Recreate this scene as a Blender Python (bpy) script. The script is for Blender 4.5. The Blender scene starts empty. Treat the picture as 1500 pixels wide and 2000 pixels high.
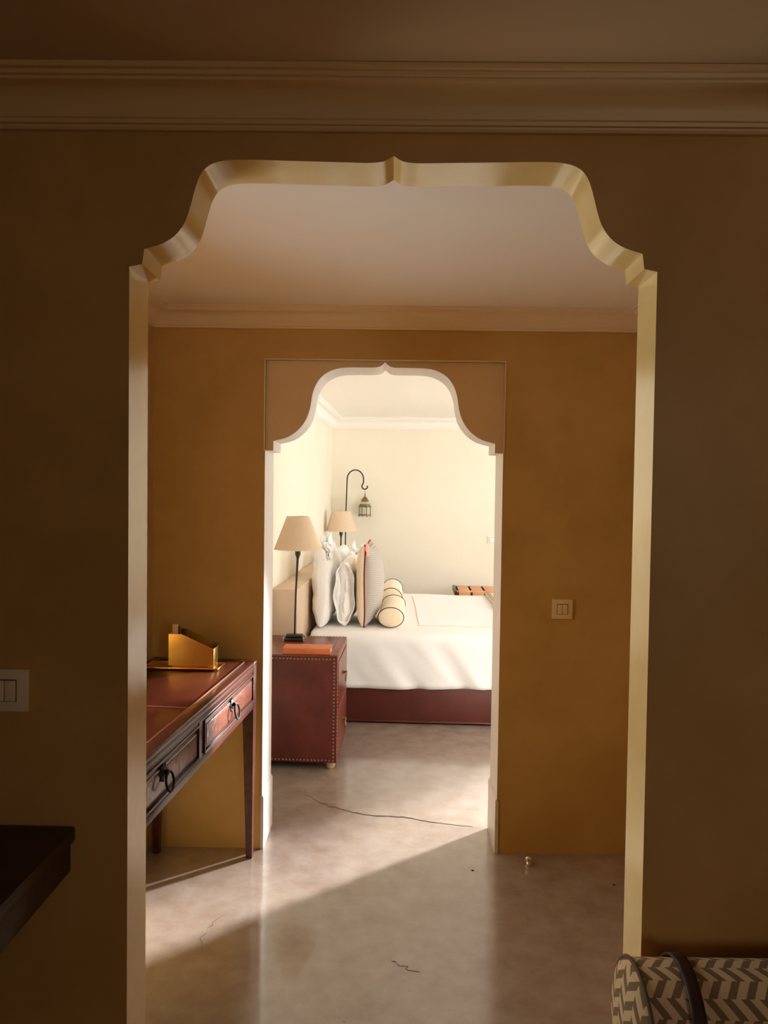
import bpy, bmesh, math, random
from math import sin, cos, pi, radians, sqrt, atan, atan2
from mathutils import Matrix, Vector
random.seed(7)
scene = bpy.context.scene
COL = scene.collection

# ------------------------------------------------------------------ camera
FPX = 1500.0
cam_d = bpy.data.cameras.new('camera'); cam_d.sensor_fit = 'VERTICAL'
cam_d.sensor_height = 36.0; cam_d.sensor_width = 27.0
cam_d.lens = FPX / 2000.0 * 36.0; cam_d.clip_start = .02
cam = bpy.data.objects.new('camera', cam_d); COL.objects.link(cam)
cam.matrix_world = (Matrix.Translation((0, 0, 1.5)) @ Matrix.Rotation(atan(19.4 / 1500), 4, 'Z')
                    @ Matrix.Rotation(pi / 2 - atan(45.27 / 1500), 4, 'X') @ Matrix.Rotation(.0134, 4, 'Z'))
scene.camera = cam

# ------------------------------------------------------------------ daylight
SKY = 9.5
w = bpy.data.worlds.new('sky'); scene.world = w; w.use_nodes = True
bg = w.node_tree.nodes['Background']
bg.inputs[0].default_value = (.97, .99, 1.0, 1); bg.inputs[1].default_value = SKY
vs = scene.view_settings
vs.view_transform = 'Standard'; vs.look = 'None'; vs.gamma = 1.0; vs.use_curve_mapping = False
vs.exposure = 0.4
cy = scene.cycles
cy.max_bounces = 10; cy.diffuse_bounces = 8; cy.glossy_bounces = 4
cy.sample_clamp_indirect = 8.0; cy.caustics_reflective = False; cy.caustics_refractive = False
cy.use_denoising = True

BA = radians(-1.8); BP = Vector((-.70, 3.4, 0))       # the bedroom stands slightly askew to the hall
BM = Matrix.Translation(BP) @ Matrix.Rotation(BA, 4, 'Z') @ Matrix.Translation(-BP)
def brm(x, y, z=0): return BM @ Vector((x, y, z))

def portal(loc, direction, sx, sy):
    l = bpy.data.lights.new('window_daylight', 'AREA'); l.shape = 'RECTANGLE'; l.size = sx; l.size_y = sy
    l.cycles.is_portal = True
    o = bpy.data.objects.new('window_daylight', l); COL.objects.link(o)
    o.matrix_world = Matrix.Translation(loc) @ Vector(direction).to_track_quat('-Z', 'Z').to_matrix().to_4x4()
    return o
# bedroom_window: (y centre, width, z0, z1) on the right wall; unseen near-wall window added to brighten the bedroom; slit in the lounge
W1 = (6.225, 1.15, .05, 2.05); W2 = (1.35, 3.05, .85, 2.0); W3 = (1.25, 1.75, 1.2, 2.0)
W4 = (-1.42, -.80, .95, 1.72)      # hall side window: y0, y1 along the askew left hall wall, z0, z1
HM = Matrix.Translation((-.990, 3.14, 0)) @ Matrix.Rotation(-atan(.111 / 1.525), 4, 'Z')
BX1 = 3.5
portal(brm(BX1 + .10, W1[0], (W1[2] + W1[3]) / 2), BM.to_3x3() @ Vector((-1, 0, 0)), W1[1], W1[3] - W1[2])
portal(Vector(((W2[0] + W2[1]) / 2, 3.20, (W2[2] + W2[3]) / 2)), (0, 1, 0), W2[1] - W2[0], W2[3] - W2[2])
portal(Vector(((W3[0] + W3[1]) / 2, -2.05, (W3[2] + W3[3]) / 2)), (0, 1, 0), W3[1] - W3[0], W3[3] - W3[2])
portal(HM @ Vector((-.06, (W4[0] + W4[1]) / 2, (W4[2] + W4[3]) / 2)), HM.to_3x3() @ Vector((1, 0, 0)), W4[1] - W4[0], W4[3] - W4[2])
# low sun, slightly hazy, slanting in through the tall bedroom window
sl = bpy.data.lights.new('sun', 'SUN'); sl.energy = 20.0; sl.angle = radians(4.2); sl.color = (1.0, .985, .97)
sun = bpy.data.objects.new('sun', sl); COL.objects.link(sun); sun.location = (6, 8, 3)
SAZ, SEL = radians(39.3), radians(10.2)
sun.rotation_euler = Vector((-cos(SAZ) * cos(SEL), -sin(SAZ) * cos(SEL), -sin(SEL))).to_track_quat('-Z', 'Y').to_euler()

# ------------------------------------------------------------------ materials
MATS = {}
def nmat(name, col, rough=.5, spec=.5, metal=0.0, col2=None, scale=6.0, detail=5, bump=0.0, bscale=40.0, stretch=(1, 1, 1),
         sheen=0.0, coat=0.0, fac=(.35, .65), trans=0.0, rough2=None):
    if name in MATS: return MATS[name]
    m = bpy.data.materials.new(name); m.use_nodes = True
    nt = m.node_tree; b = nt.nodes['Principled BSDF']
    b.inputs['Base Color'].default_value = (*col, 1); b.inputs['Roughness'].default_value = rough
    b.inputs['Metallic'].default_value = metal; b.inputs['Specular IOR Level'].default_value = spec
    if sheen: b.inputs['Sheen Weight'].default_value = sheen
    if coat: b.inputs['Coat Weight'].default_value = coat; b.inputs['Coat Roughness'].default_value = .09
    if col2 or bump or rough2 is not None:
        tc = nt.nodes.new('ShaderNodeTexCoord'); mp = nt.nodes.new('ShaderNodeMapping'); mp.inputs['Scale'].default_value = stretch
        nt.links.new(tc.outputs['Object'], mp.inputs[0])
        no = nt.nodes.new('ShaderNodeTexNoise'); no.inputs['Scale'].default_value = scale; no.inputs['Detail'].default_value = detail
        no.inputs['Roughness'].default_value = .62
        nt.links.new(mp.outputs[0], no.inputs[0])
        cr = nt.nodes.new('ShaderNodeValToRGB'); cr.color_ramp.elements[0].position = fac[0]; cr.color_ramp.elements[1].position = fac[1]
        nt.links.new(no.outputs[0], cr.inputs[0])
        c2 = col2 or col
        cr.color_ramp.elements[0].color = (*col, 1); cr.color_ramp.elements[1].color = (*c2, 1)
        if col2: nt.links.new(cr.outputs[0], b.inputs['Base Color'])
        if rough2 is not None:
            mr = nt.nodes.new('ShaderNodeMapRange'); mr.inputs[1].default_value = .35; mr.inputs[2].default_value = .65
            mr.inputs[3].default_value = rough; mr.inputs[4].default_value = rough2
            nt.links.new(no.outputs[0], mr.inputs[0]); nt.links.new(mr.outputs[0], b.inputs['Roughness'])
        if bump:
            n2 = nt.nodes.new('ShaderNodeTexNoise'); n2.inputs['Scale'].default_value = bscale; n2.inputs['Detail'].default_value = 4
            nt.links.new(mp.outputs[0], n2.inputs[0])
            bp = nt.nodes.new('ShaderNodeBump'); bp.inputs['Strength'].default_value = bump; bp.inputs['Distance'].default_value = .01
            nt.links.new(n2.outputs[0], bp.inputs['Height']); nt.links.new(bp.outputs[0], b.inputs['Normal'])
    if trans:
        tr = nt.nodes.new('ShaderNodeBsdfTranslucent'); tr.inputs[0].default_value = (*col, 1)
        mx = nt.nodes.new('ShaderNodeMixShader'); mx.inputs[0].default_value = trans
        nt.links.new(b.outputs[0], mx.inputs[1]); nt.links.new(tr.outputs[0], mx.inputs[2])
        nt.links.new(mx.outputs[0], nt.nodes['Material Output'].inputs[0])
    MATS[name] = m
    return m

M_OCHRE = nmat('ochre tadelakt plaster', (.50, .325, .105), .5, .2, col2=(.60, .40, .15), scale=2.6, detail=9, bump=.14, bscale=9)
M_OCHREL = nmat('ochre plaster tinted by warm light', (.47, .255, .065), .5, .2, col2=(.57, .325, .10), scale=2.6, detail=9, bump=.14, bscale=9)  # same plaster as the hall, reddened: warm lounge light put into the colour
M_REVEAL = nmat('polished cream tadelakt', (.70, .50, .18), .15, .7, col2=(.78, .59, .25), scale=9, detail=6, bump=.08, bscale=16, fac=(.2, .8), rough2=.20)
M_CREAM = nmat('cream bedroom plaster', (.83, .785, .655), .55, .3, col2=(.86, .82, .70), scale=1.8, detail=5, bump=.04, bscale=12)
M_PANEL = nmat('pale arch plaster', (.74, .55, .34), .5, .3, col2=(.78, .60, .39), scale=3, detail=5, bump=.04, bscale=12)
M_WHITE = nmat('white painted plaster', (.88, .865, .845), .45, .4)
M_CORN = nmat('cream painted moulding', (.80, .66, .46), .45, .35)
M_CEIL = nmat('cream ceiling paint', (.90, .83, .72), .6, .3, col2=(.88, .80, .68), scale=1.5)
M_BCEIL = nmat('white ceiling paint', (.90, .875, .83), .6, .3)
M_FLOOR = nmat('polished concrete', (.285, .203, .15), .24, .9, col2=(.455, .39, .345), scale=9, detail=11, bump=.02, bscale=9, fac=(.22, .80), coat=1.0)
M_LCORN = nmat('moulding tinted by warm light', (.70, .45, .18), .45, .35)  # brown of the warm lounge light painted into the cornice colour
M_LCEIL = nmat('ceiling tinted by warm light', (.58, .39, .20), .6, .3, col2=(.54, .36, .18), scale=1.5)  # ceiling colour carries the brown cast of the warm light
M_CRACK = nmat('crack dirt', (.07, .04, .025), .8, .1)
M_MARBLE = nmat('grey veined plinth plaster', (.80, .76, .71), .35, .4, col2=(.70, .65, .60), scale=9, detail=6)
M_LEATHER = nmat('oxblood leather', (.085, .015, .011), .38, .5, col2=(.15, .030, .020), scale=5, detail=6, bump=.10, bscale=90)
M_LEATHTOP = nmat('oxblood leather top', (.15, .032, .020), .30, .5, col2=(.22, .055, .034), scale=4, detail=6, bump=.05, bscale=60)
M_DESKLEATHER = nmat('burnished desk leather', (.055, .011, .006), .30, .38, col2=(.105, .022, .010), scale=6, detail=6, bump=.04, bscale=25, fac=(.1, .9))
M_WOOD = nmat('dark red lacquered wood', (.045, .011, .006), .26, .5, col2=(.085, .024, .013), scale=4, detail=6, stretch=(6, 1, 6), coat=.1)
M_WOODK = nmat('near-black wood', (.022, .009, .005), .4, .4, col2=(.035, .015, .008), scale=4, stretch=(1, 8, 8))
M_WOODLT = nmat('pale turned wood', (.62, .40, .22), .45, .4)
M_IRON = nmat('dark wrought iron', (.028, .018, .010), .5, .4, metal=.2)
M_BRONZE = nmat('aged bronze', (.20, .14, .05), .42, .5, metal=.8, col2=(.28, .20, .08), scale=60)
M_BRASS = nmat('polished brass', (.80, .52, .17), .16, .5, metal=1.0, col2=(.74, .44, .13), scale=8, rough2=.26)
M_STUD = nmat('antique nail heads', (.34, .20, .14), .35, .5, metal=.7)
M_GLASS = nmat('frosted lantern glass', (.80, .86, .76), .3, .5, trans=.5)
M_SHADE = nmat('natural linen shade', (.80, .64, .46), .8, .2, col2=(.84, .68, .51), scale=120, detail=2, trans=.22)
M_SHEET = nmat('white cotton', (.87, .865, .855), .8, .2, col2=(.89, .885, .88), scale=5, bump=.10, bscale=18, sheen=.2)
M_COVER = nmat('white duvet cotton', (.85, .855, .86), .8, .2, bump=.06, bscale=9, sheen=.2)
M_TRIM = nmat('sand coloured cord', (.74, .67, .57), .8, .2)
M_BEIGE = nmat('cream linen', (.80, .67, .49), .85, .2, col2=(.84, .72, .55), scale=60, sheen=.2)
M_PIPE = nmat('dark brown piping', (.06, .038, .022), .7, .2)
M_BURG = nmat('burgundy piping', (.20, .018, .025), .7, .2)
M_PINK = nmat('pink woven tab', (.80, .38, .32), .8, .2)
M_TAN = nmat('tan saddle leather', (.66, .30, .15), .5, .4, col2=(.72, .36, .19), scale=9)
M_BOOK = nmat('orange book cloth', (.60, .155, .055), .5, .4, col2=(.66, .19, .07), scale=20)
M_PAGES = nmat('book pages', (.78, .62, .42), .8, .2, col2=(.70, .52, .33), scale=30, stretch=(1, 1, 14))
M_PLATE = nmat('ivory switch plastic', (.78, .62, .38), .3, .5)
M_PLATEW = nmat('white switch plastic', (.90, .88, .84), .3, .5)
M_GAP = nmat('switch gap', (.10, .06, .03), .6, .2)
M_BLACK = nmat('black lamp enamel', (.018, .013, .009), .35, .5)
M_STRAP = nmat('dark brown leather strap', (.028, .011, .007), .45, .4, col2=(.05, .02, .012), scale=30)
M_CARD = nmat('pale paper', (.62, .47, .36), .7, .2)
M_THROW = nmat('camel wool throw', (.70, .53, .36), .9, .1, col2=(.75, .58, .41), scale=70, sheen=.3)

def stripe_mat():
    m = bpy.data.materials.new('grey striped cotton'); m.use_nodes = True; nt = m.node_tree; b = nt.nodes['Principled BSDF']
    b.inputs['Roughness'].default_value = .85
    tc = nt.nodes.new('ShaderNodeTexCoord'); sp = nt.nodes.new('ShaderNodeSeparateXYZ'); nt.links.new(tc.outputs['Object'], sp.inputs[0])
    no = nt.nodes.new('ShaderNodeTexNoise'); no.inputs['Scale'].default_value = 14; nt.links.new(tc.outputs['Object'], no.inputs[0])
    ad = nt.nodes.new('ShaderNodeMath'); ad.operation = 'MULTIPLY_ADD'; ad.inputs[1].default_value = .012
    nt.links.new(no.outputs[0], ad.inputs[0]); nt.links.new(sp.outputs[2], ad.inputs[2])
    mu = nt.nodes.new('ShaderNodeMath'); mu.operation = 'MULTIPLY'; mu.inputs[1].default_value = 2 * pi / .0125; nt.links.new(ad.outputs[0], mu.inputs[0])
    si = nt.nodes.new('ShaderNodeMath'); si.operation = 'SINE'; nt.links.new(mu.outputs[0], si.inputs[0])
    cr = nt.nodes.new('ShaderNodeValToRGB'); cr.color_ramp.elements[0].position = .15; cr.color_ramp.elements[1].position = .75
    cr.color_ramp.elements[0].color = (.36, .32, .275, 1); cr.color_ramp.elements[1].color = (.50, .46, .41, 1)
    ma = nt.nodes.new('ShaderNodeMapRange'); ma.inputs[1].default_value = -1; nt.links.new(si.outputs[0], ma.inputs[0])
    nt.links.new(ma.outputs[0], cr.inputs[0]); nt.links.new(cr.outputs[0], b.inputs['Base Color'])
    return m
M_STRIPE = stripe_mat()

def herring_mat():
    m = bpy.data.materials.new('herringbone woven wool'); m.use_nodes = True; nt = m.node_tree; b = nt.nodes['Principled BSDF']
    b.inputs['Roughness'].default_value = .9
    uv = nt.nodes.new('ShaderNodeUVMap'); uv.uv_map = 'UVMap'
    sp = nt.nodes.new('ShaderNodeSeparateXYZ'); nt.links.new(uv.outputs[0], sp.inputs[0])
    pp = nt.nodes.new('ShaderNodeMath'); pp.operation = 'PINGPONG'; pp.inputs[1].default_value = .033; nt.links.new(sp.outputs[1], pp.inputs[0])
    md = nt.nodes.new('ShaderNodeMath'); md.operation = 'MULTIPLY_ADD'; md.inputs[1].default_value = .62
    fl = nt.nodes.new('ShaderNodeMath'); fl.operation = 'DIVIDE'; fl.inputs[1].default_value = .033; nt.links.new(sp.outputs[1], fl.inputs[0])
    f2 = nt.nodes.new('ShaderNodeMath'); f2.operation = 'FLOOR'; nt.links.new(fl.outputs[0], f2.inputs[0])
    f3 = nt.nodes.new('ShaderNodeMath'); f3.operation = 'MULTIPLY_ADD'; f3.inputs[1].default_value = .009
    nt.links.new(f2.outputs[0], f3.inputs[0]); nt.links.new(sp.outputs[0], f3.inputs[2])
    nt.links.new(pp.outputs[0], md.inputs[0]); nt.links.new(f3.outputs[0], md.inputs[2])
    wr = nt.nodes.new('ShaderNodeMath'); wr.operation = 'PINGPONG'; wr.inputs[1].default_value = .0160; nt.links.new(md.outputs[0], wr.inputs[0])
    gt = nt.nodes.new('ShaderNodeMath'); gt.operation = 'GREATER_THAN'; gt.inputs[1].default_value = .0085; nt.links.new(wr.outputs[0], gt.inputs[0])
    mx = nt.nodes.new('ShaderNodeMix'); mx.data_type = 'RGBA'
    mx.inputs[6].default_value = (.64, .46, .24, 1); mx.inputs[7].default_value = (.20, .13, .06, 1)
    nt.links.new(gt.outputs[0], mx.inputs[0]); nt.links.new(mx.outputs[2], b.inputs['Base Color'])
    no = nt.nodes.new('ShaderNodeTexNoise'); no.inputs['Scale'].default_value = 400
    bp = nt.nodes.new('ShaderNodeBump'); bp.inputs['Strength'].default_value = .4; bp.inputs['Distance'].default_value = .002
    nt.links.new(no.outputs[0], bp.inputs['Height']); nt.links.new(bp.outputs[0], b.inputs['Normal'])
    return m
M_HERR = herring_mat()

# ------------------------------------------------------------------ mesh helpers
class MB:
    def __init__(s): s.bm = bmesh.new(); s.uvs = None
    def box(s, x0, x1, y0, y1, z0, z1, bevel=0.0, seg=2, rot=None, mat=0):
        v = [s.bm.verts.new(p) for p in ((x0, y0, z0), (x1, y0, z0), (x1, y1, z0), (x0, y1, z0), (x0, y0, z1), (x1, y0, z1), (x1, y1, z1), (x0, y1, z1))]
        fs = [s.bm.faces.new([v[i] for i in q]) for q in ((0, 3, 2, 1), (4, 5, 6, 7), (0, 1, 5, 4), (1, 2, 6, 5), (2, 3, 7, 6), (3, 0, 4, 7))]
        for f in fs: f.material_index = mat
        if rot is not None: bmesh.ops.transform(s.bm, matrix=rot, verts=v)
        if bevel:
            es = list({e for f in fs for e in f.edges})
            bmesh.ops.bevel(s.bm, geom=es, offset=bevel, segments=seg, profile=.5, affect='EDGES')
        return s
    def tube(s, pts, r, n=10, closed=False, caps=True):
        pts = [Vector(p) for p in pts]; rs = r if isinstance(r, (list, tuple)) else [r] * len(pts)
        L = len(pts); rings = []; up = None
        for i, p in enumerate(pts):
            a = pts[(i - 1) % L] if (closed or i > 0) else p; b = pts[(i + 1) % L] if (closed or i < L - 1) else p
            t = (b - a).normalized()
            if up is None:
                up = Vector((0, 0, 1)) if abs(t.z) < .9 else Vector((1, 0, 0))
            u = (up - t * up.dot(t)).normalized(); up = u; q = t.cross(u)
            rings.append([s.bm.verts.new(p + (u * cos(2 * pi * k / n) + q * sin(2 * pi * k / n)) * rs[i]) for k in range(n)])
        for i in range(L if closed else L - 1):
            A, B = rings[i], rings[(i + 1) % L]
            for k in range(n): s.bm.faces.new((A[k], A[(k + 1) % n], B[(k + 1) % n], B[k]))
        if caps and not closed:
            s.bm.faces.new(rings[0][::-1]); s.bm.faces.new(rings[-1])
        return s
    def lathe(s, prof, n=32, center=(0, 0, 0), closed=False, cap=True, axis='Z'):
        c = Vector(center); rings = []
        def P(r, h, a):
            if axis == 'Z': return c + Vector((r * cos(a), r * sin(a), h))
            if axis == 'X': return c + Vector((h, r * cos(a), r * sin(a)))
            return c + Vector((r * cos(a), h, r * sin(a)))
        for r, h in prof: rings.append([s.bm.verts.new(P(r, h, 2 * pi * k / n)) for k in range(n)])
        for i in range(len(rings) if closed else len(rings) - 1):
            A, B = rings[i], rings[(i + 1) % len(rings)]
            for k in range(n): s.bm.faces.new((A[k], A[(k + 1) % n], B[(k + 1) % n], B[k]))
        if cap and not closed:
            s.bm.faces.new(rings[0][::-1]); s.bm.faces.new(rings[-1])
        return s
    def prism(s, poly, y0, y1, side_mat=None):
        """outline in x,z extruded along y; side_mat: set of edge indices -> material 1"""
        A = [s.bm.verts.new((x, y0, z)) for x, z in poly]; B = [s.bm.verts.new((x, y1, z)) for x, z in poly]
        n = len(poly)
        s.bm.faces.new(A); s.bm.faces.new(B[::-1])
        for i in range(n):
            f = s.bm.faces.new((A[i], B[i], B[(i + 1) % n], A[(i + 1) % n]))
            if side_mat and i in side_mat: f.material_index = 1
        return s
    def grid(s, fn, nu, nv, closeu=False):
        V = [[s.bm.verts.new(fn(i / nu, j / nv)) for j in range(nv + 1)] for i in range(nu + (0 if closeu else 1))]
        for i in range(nu):
            for j in range(nv):
                a, b = V[i], V[(i + 1) % len(V)]
                s.bm.faces.new((a[j], b[j], b[j + 1], a[j + 1]))
        return V
    def build(s, name, mat, parent=None, smooth=35, loc=None, rz=0, mods=()):
        bmesh.ops.recalc_face_normals(s.bm, faces=s.bm.faces)
        me = bpy.data.meshes.new(name); s.bm.to_mesh(me); s.bm.free()
        for m in (mat if isinstance(mat, (list, tuple)) else (mat,)): me.materials.append(m)
        if smooth:
            me.shade_smooth(); me.set_sharp_from_angle(angle=radians(smooth))
        o = bpy.data.objects.new(name, me); COL.objects.link(o)
        if parent is not None: o.parent = parent
        if loc is not None: o.location = loc
        o.rotation_euler = (0, 0, rz)
        return o

def thing(name, label, cat, loc=(0, 0, 0), rz=0, group=None):
    o = bpy.data.objects.new(name, None); COL.objects.link(o); o.empty_display_size = .05
    o.location = loc; o.rotation_euler = (0, 0, rz); o['label'] = label; o['category'] = cat
    if group: o['group'] = group
    return o
def tag(o, label, cat, group=None):
    o['label'] = label; o['category'] = cat
    if group: o['group'] = group
    return o
def struct(o, label=None, cat=None):
    o['kind'] = 'structure'
    if label: o['label'] = label
    if cat: o['category'] = cat
    return o
def stuff(o): o['kind'] = 'stuff'; return o
def catmull(P, n=6):
    out = []
    for i in range(len(P) - 1):
        p0 = P[max(i - 1, 0)]; p1 = P[i]; p2 = P[i + 1]; p3 = P[min(i + 2, len(P) - 1)]
        for k in range(n):
            t = k / n
            out.append(tuple(.5 * (2 * b + (c - a) * t + (2 * a - 5 * b + 4 * c - d) * t * t + (3 * b - a - 3 * c + d) * t ** 3)
                             for a, b, c, d in zip(p0, p1, p2, p3)))
    out.append(tuple(P[-1])); return out

# ------------------------------------------------------------------ structure
YA0, YA1 = 1.50, 1.615          # wall with the large arch
YB0, YB1 = 3.14, 3.36           # wall with the small arch
AX, BXC = -.010, -.0445
HL = [(-.990, YB0), (-1.101, YA1)]    # left hall wall (plan), slightly askew
HR = 1.012
ZA, ZH, ZBD = 2.265, 2.222, 2.205     # ceilings: lounge, hall, bedroom
b = MB(); b.box(-2.6, 4.4, -2.4, 8.6, -.12, 0)
floor = struct(b.build('floor', M_FLOOR), 'polished beige concrete floor with hairline cracks', 'floor')

def arch_side(prof, n=6):
    """prof: spring, step corner, step top, curve ..., flat, cusp (x>=0 half) -> list of x,z from spring to cusp"""
    pts = list(prof[:2]); pts += catmull(prof[2:-3], n)[:]; pts += catmull(prof[-3:], 4)
    out = []
    for p in pts:
        if not out or (abs(p[0] - out[-1][0]) + abs(p[1] - out[-1][1])) > 1e-5: out.append(p)
    return out
A_HALF = arch_side([(.511, 1.925), (.486, 1.930), (.482, 1.959), (.445, 1.971), (.420, 1.988), (.403, 2.012), (.393, 2.040), (.385, 2.070), (.375, 2.099),
                    (.360, 2.118), (.335, 2.1285), (.295, 2.132), (.200, 2.1305), (.050, 2.1275), (.020, 2.1305), (0, 2.1415)])
k = 3.158 / 3.19
B_HALF = arch_side([(x * k, 1.5 + (z - 1.5) * k) for x, z in ((.491, 1.652), (.459, 1.653), (.459, 1.692), (.402, 1.708), (.358, 1.738), (.326, 1.779), (.308, 1.830),
                    (.299, 1.885), (.283, 1.929), (.255, 1.965), (.212, 1.989), (.165, 1.998), (.10, 1.9995), (.040, 2.0), (.018, 2.006), (0, 2.022))])
def arch_outline(half, cx):
    left = [(cx - x, z) for x, z in half]; right = [(cx + x, z) for x, z in half][::-1]
    return left + right[1:]
ao = arch_outline(A_HALF, AX)
b = MB(); top = 2.40
poly = [(-2.2, 0), (ao[0][0], 0)] + ao + [(ao[-1][0], 0), (2.2, 0), (2.2, top), (-2.2, top)]
b.prism(poly, YA0, YA1, side_mat=set(range(1, len(ao) + 2)))
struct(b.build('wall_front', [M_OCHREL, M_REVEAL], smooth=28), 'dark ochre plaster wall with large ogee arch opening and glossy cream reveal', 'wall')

bl, br, bt = BXC - .486, BXC + .486, 2.019
b = MB(); poly = [(-1.6, 0), (bl, 0), (bl, bt), (br, bt), (br, 0), (W2[0], 0), (W2[0], top), (-1.6, top)]
b.prism(poly, YB0, YB1, side_mat={1, 2, 3})
b.box(W2[0], W2[1], YB0, YB1, 0, W2[2]); b.box(W2[0], W2[1], YB0, YB1, W2[3], top); b.box(W2[1], 4.2, YB0, YB1, 0, top)
# bedroom face of this wall is cream: a thin coat on the far side
wb = struct(b.build('wall_hall_back', [M_OCHRE, M_WHITE], smooth=0), 'ochre plaster wall with small pale ogee arch leading to bedroom', 'wall')
b = MB(); b.prism([(-1.6, 0), (bl, 0), (bl, bt), (br, bt), (br, 0), (W2[0], 0), (W2[0], top), (-1.6, top)], YB1, YB1 + .01)
b.box(W2[0], W2[1], YB1, YB1 + .01, 0, W2[2]); b.box(W2[0], W2[1], YB1, YB1 + .01, W2[3], top); b.box(W2[1], 4.2, YB1, YB1 + .01, 0, top)
struct(b.build('wall_bedroom_front', M_CREAM, smooth=0), 'cream bedroom side of the wall with the small arch', 'wall')
bo = arch_outline(B_HALF, BXC)
b = MB(); poly = [(bl, bo[0][1])] + bo[0:] + [(br, bo[-1][1]), (br, bt), (bl, bt)]
poly[1] = (bl + .001, bo[0][1]); poly[len(bo)] = (br - .001, bo[-1][1])
b.prism(poly, YB0 + .014, YB1 + .005, side_mat=set(range(0, len(bo) + 1)))
struct(b.build('trim_1', [M_PANEL, M_WHITE], smooth=28), 'pale plaster ogee arch panel set into the bedroom doorway', 'arch')
# thin pale arris round the doorway head
b = MB(); e = .006
b.box(bl - e, br + e, YB0 - .004, YB0 + .012, bt, bt + e, .002); b.box(bl - e, bl, YB0 - .004, YB0 + .012, bo[0][1], bt, .002); b.box(br, br + e, YB0 - .004, YB0 + .012, bo[0][1], bt, .002)
struct(b.build('trim_2', M_CORN), 'thin raised plaster edging around the small arch panel', 'trim')
for i, (s, x) in enumerate(((-1, bl), (1, br))):
    b = MB(); x0, x1 = (x - .006, x + .007) if s < 0 else (x - .007, x + .006)
    b.prism([(x0, 0), (x1, 0), (x1, .215), ((x0 + x1) / 2, .228), (x0, .222)], YB0 - .005, YB1 + .014)
    struct(b.build('baseboard_' + ('left', 'right')[i], M_MARBLE, smooth=0),
           ('white lit plinth at foot of left bedroom doorway jamb', 'cream plinth at foot of right bedroom doorway jamb')[i], 'plinth')

def plan_wall(name, p0, p1, thick, z1, mat, label, outward):
    """vertical slab from p0 to p1 in plan, thickness on the outward side"""
    (xa, ya), (xb, yb) = p0, p1
    ox, oy = outward[0] * thick, outward[1] * thick
    b = MB(); bmv = b.bm.verts
    lo = [bmv.new((x, y, 0)) for x, y in ((xa, ya), (xb, yb), (xb + ox, yb + oy), (xa + ox, ya + oy))]
    hi = [bmv.new((v.co.x, v.co.y, z1)) for v in lo]
    b.bm.faces.new(lo[::-1]); b.bm.faces.new(hi)
    for i in range(4): b.bm.faces.new((lo[i], lo[(i + 1) % 4], hi[(i + 1) % 4], hi[i]))
    return struct(b.build(name, mat, smooth=0), label, 'wall')
b = MB()
b.box(-.12, 0, -1.56, W4[0], 0, top); b.box(-.12, 0, W4[1], .03, 0, top); b.box(-.12, 0, W4[0], W4[1], 0, W4[2]); b.box(-.12, 0, W4[0], W4[1], W4[3], top)
bmesh.ops.transform(b.bm, matrix=HM, verts=b.bm.verts)
struct(b.build('wall_hall_left', M_OCHRE, smooth=0), 'dark ochre plaster wall of hall behind desk', 'wall')
plan_wall('wall_hall_right', (HR, YB0 + .01), (HR, YA1 - .01), .12, top, M_OCHRE, 'ochre plaster side wall of hall right of the arches', (1, 0))
# lounge: left, back and right (with a narrow window)
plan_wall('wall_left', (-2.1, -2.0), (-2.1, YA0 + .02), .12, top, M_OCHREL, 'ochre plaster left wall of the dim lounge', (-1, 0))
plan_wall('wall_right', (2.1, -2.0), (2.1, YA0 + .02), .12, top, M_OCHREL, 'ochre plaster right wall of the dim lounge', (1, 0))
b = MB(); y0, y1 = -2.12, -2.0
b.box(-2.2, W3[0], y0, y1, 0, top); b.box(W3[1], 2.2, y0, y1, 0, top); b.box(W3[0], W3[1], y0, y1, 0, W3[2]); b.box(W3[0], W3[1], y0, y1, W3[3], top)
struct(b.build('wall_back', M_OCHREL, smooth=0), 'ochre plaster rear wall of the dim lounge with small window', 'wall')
# bedroom walls in their own frame
def bwall(name, boxes, mat, label):
    b = MB()
    for bx in boxes: b.box(*bx)
    bmesh.ops.transform(b.bm, matrix=BM, verts=b.bm.verts)
    return struct(b.build(name, mat, smooth=0), label, 'wall')
BL, BF = -.765, 7.70
bwall('wall_bedroom_left', [(BL - .12, BL, YB1 - .05, BF + .1, 0, top)], M_CREAM, 'cream plaster wall behind the headboard')
bwall('wall_bedroom_back', [(BL - .12, BX1 + .2, BF, BF + .12, 0, top)], M_CREAM, 'sunlit cream plaster wall at far side of bed')
y0, y1 = W1[0] - W1[1] / 2, W1[0] + W1[1] / 2
bwall('wall_bedroom_right', [(BX1, BX1 + .2, YB1 - .3, y0, 0, top), (BX1, BX1 + .2, y1, BF + .1, 0, top),
                             (BX1, BX1 + .2, y0, y1, 0, W1[2]), (BX1, BX1 + .2, y0, y1, W1[3], top)], M_CREAM, 'cream plaster wall with tall bedroom window')
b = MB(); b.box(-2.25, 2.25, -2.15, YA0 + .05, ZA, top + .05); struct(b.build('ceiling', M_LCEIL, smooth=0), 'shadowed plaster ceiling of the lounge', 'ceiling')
b = MB(); b.box(-1.25, 1.15, YA1 - .05, YB0 + .05, ZH, top + .05); struct(b.build('ceiling_hall', M_CEIL, smooth=0), 'pale beige hall ceiling seen through the large arch', 'ceiling')
b = MB(); b.box(-1.3, 4.2, YB1 - .05, 8.2, ZBD, top + .05); struct(b.build('ceiling_bedroom', M_BCEIL, smooth=0), 'bright white bedroom ceiling', 'ceiling')

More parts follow.
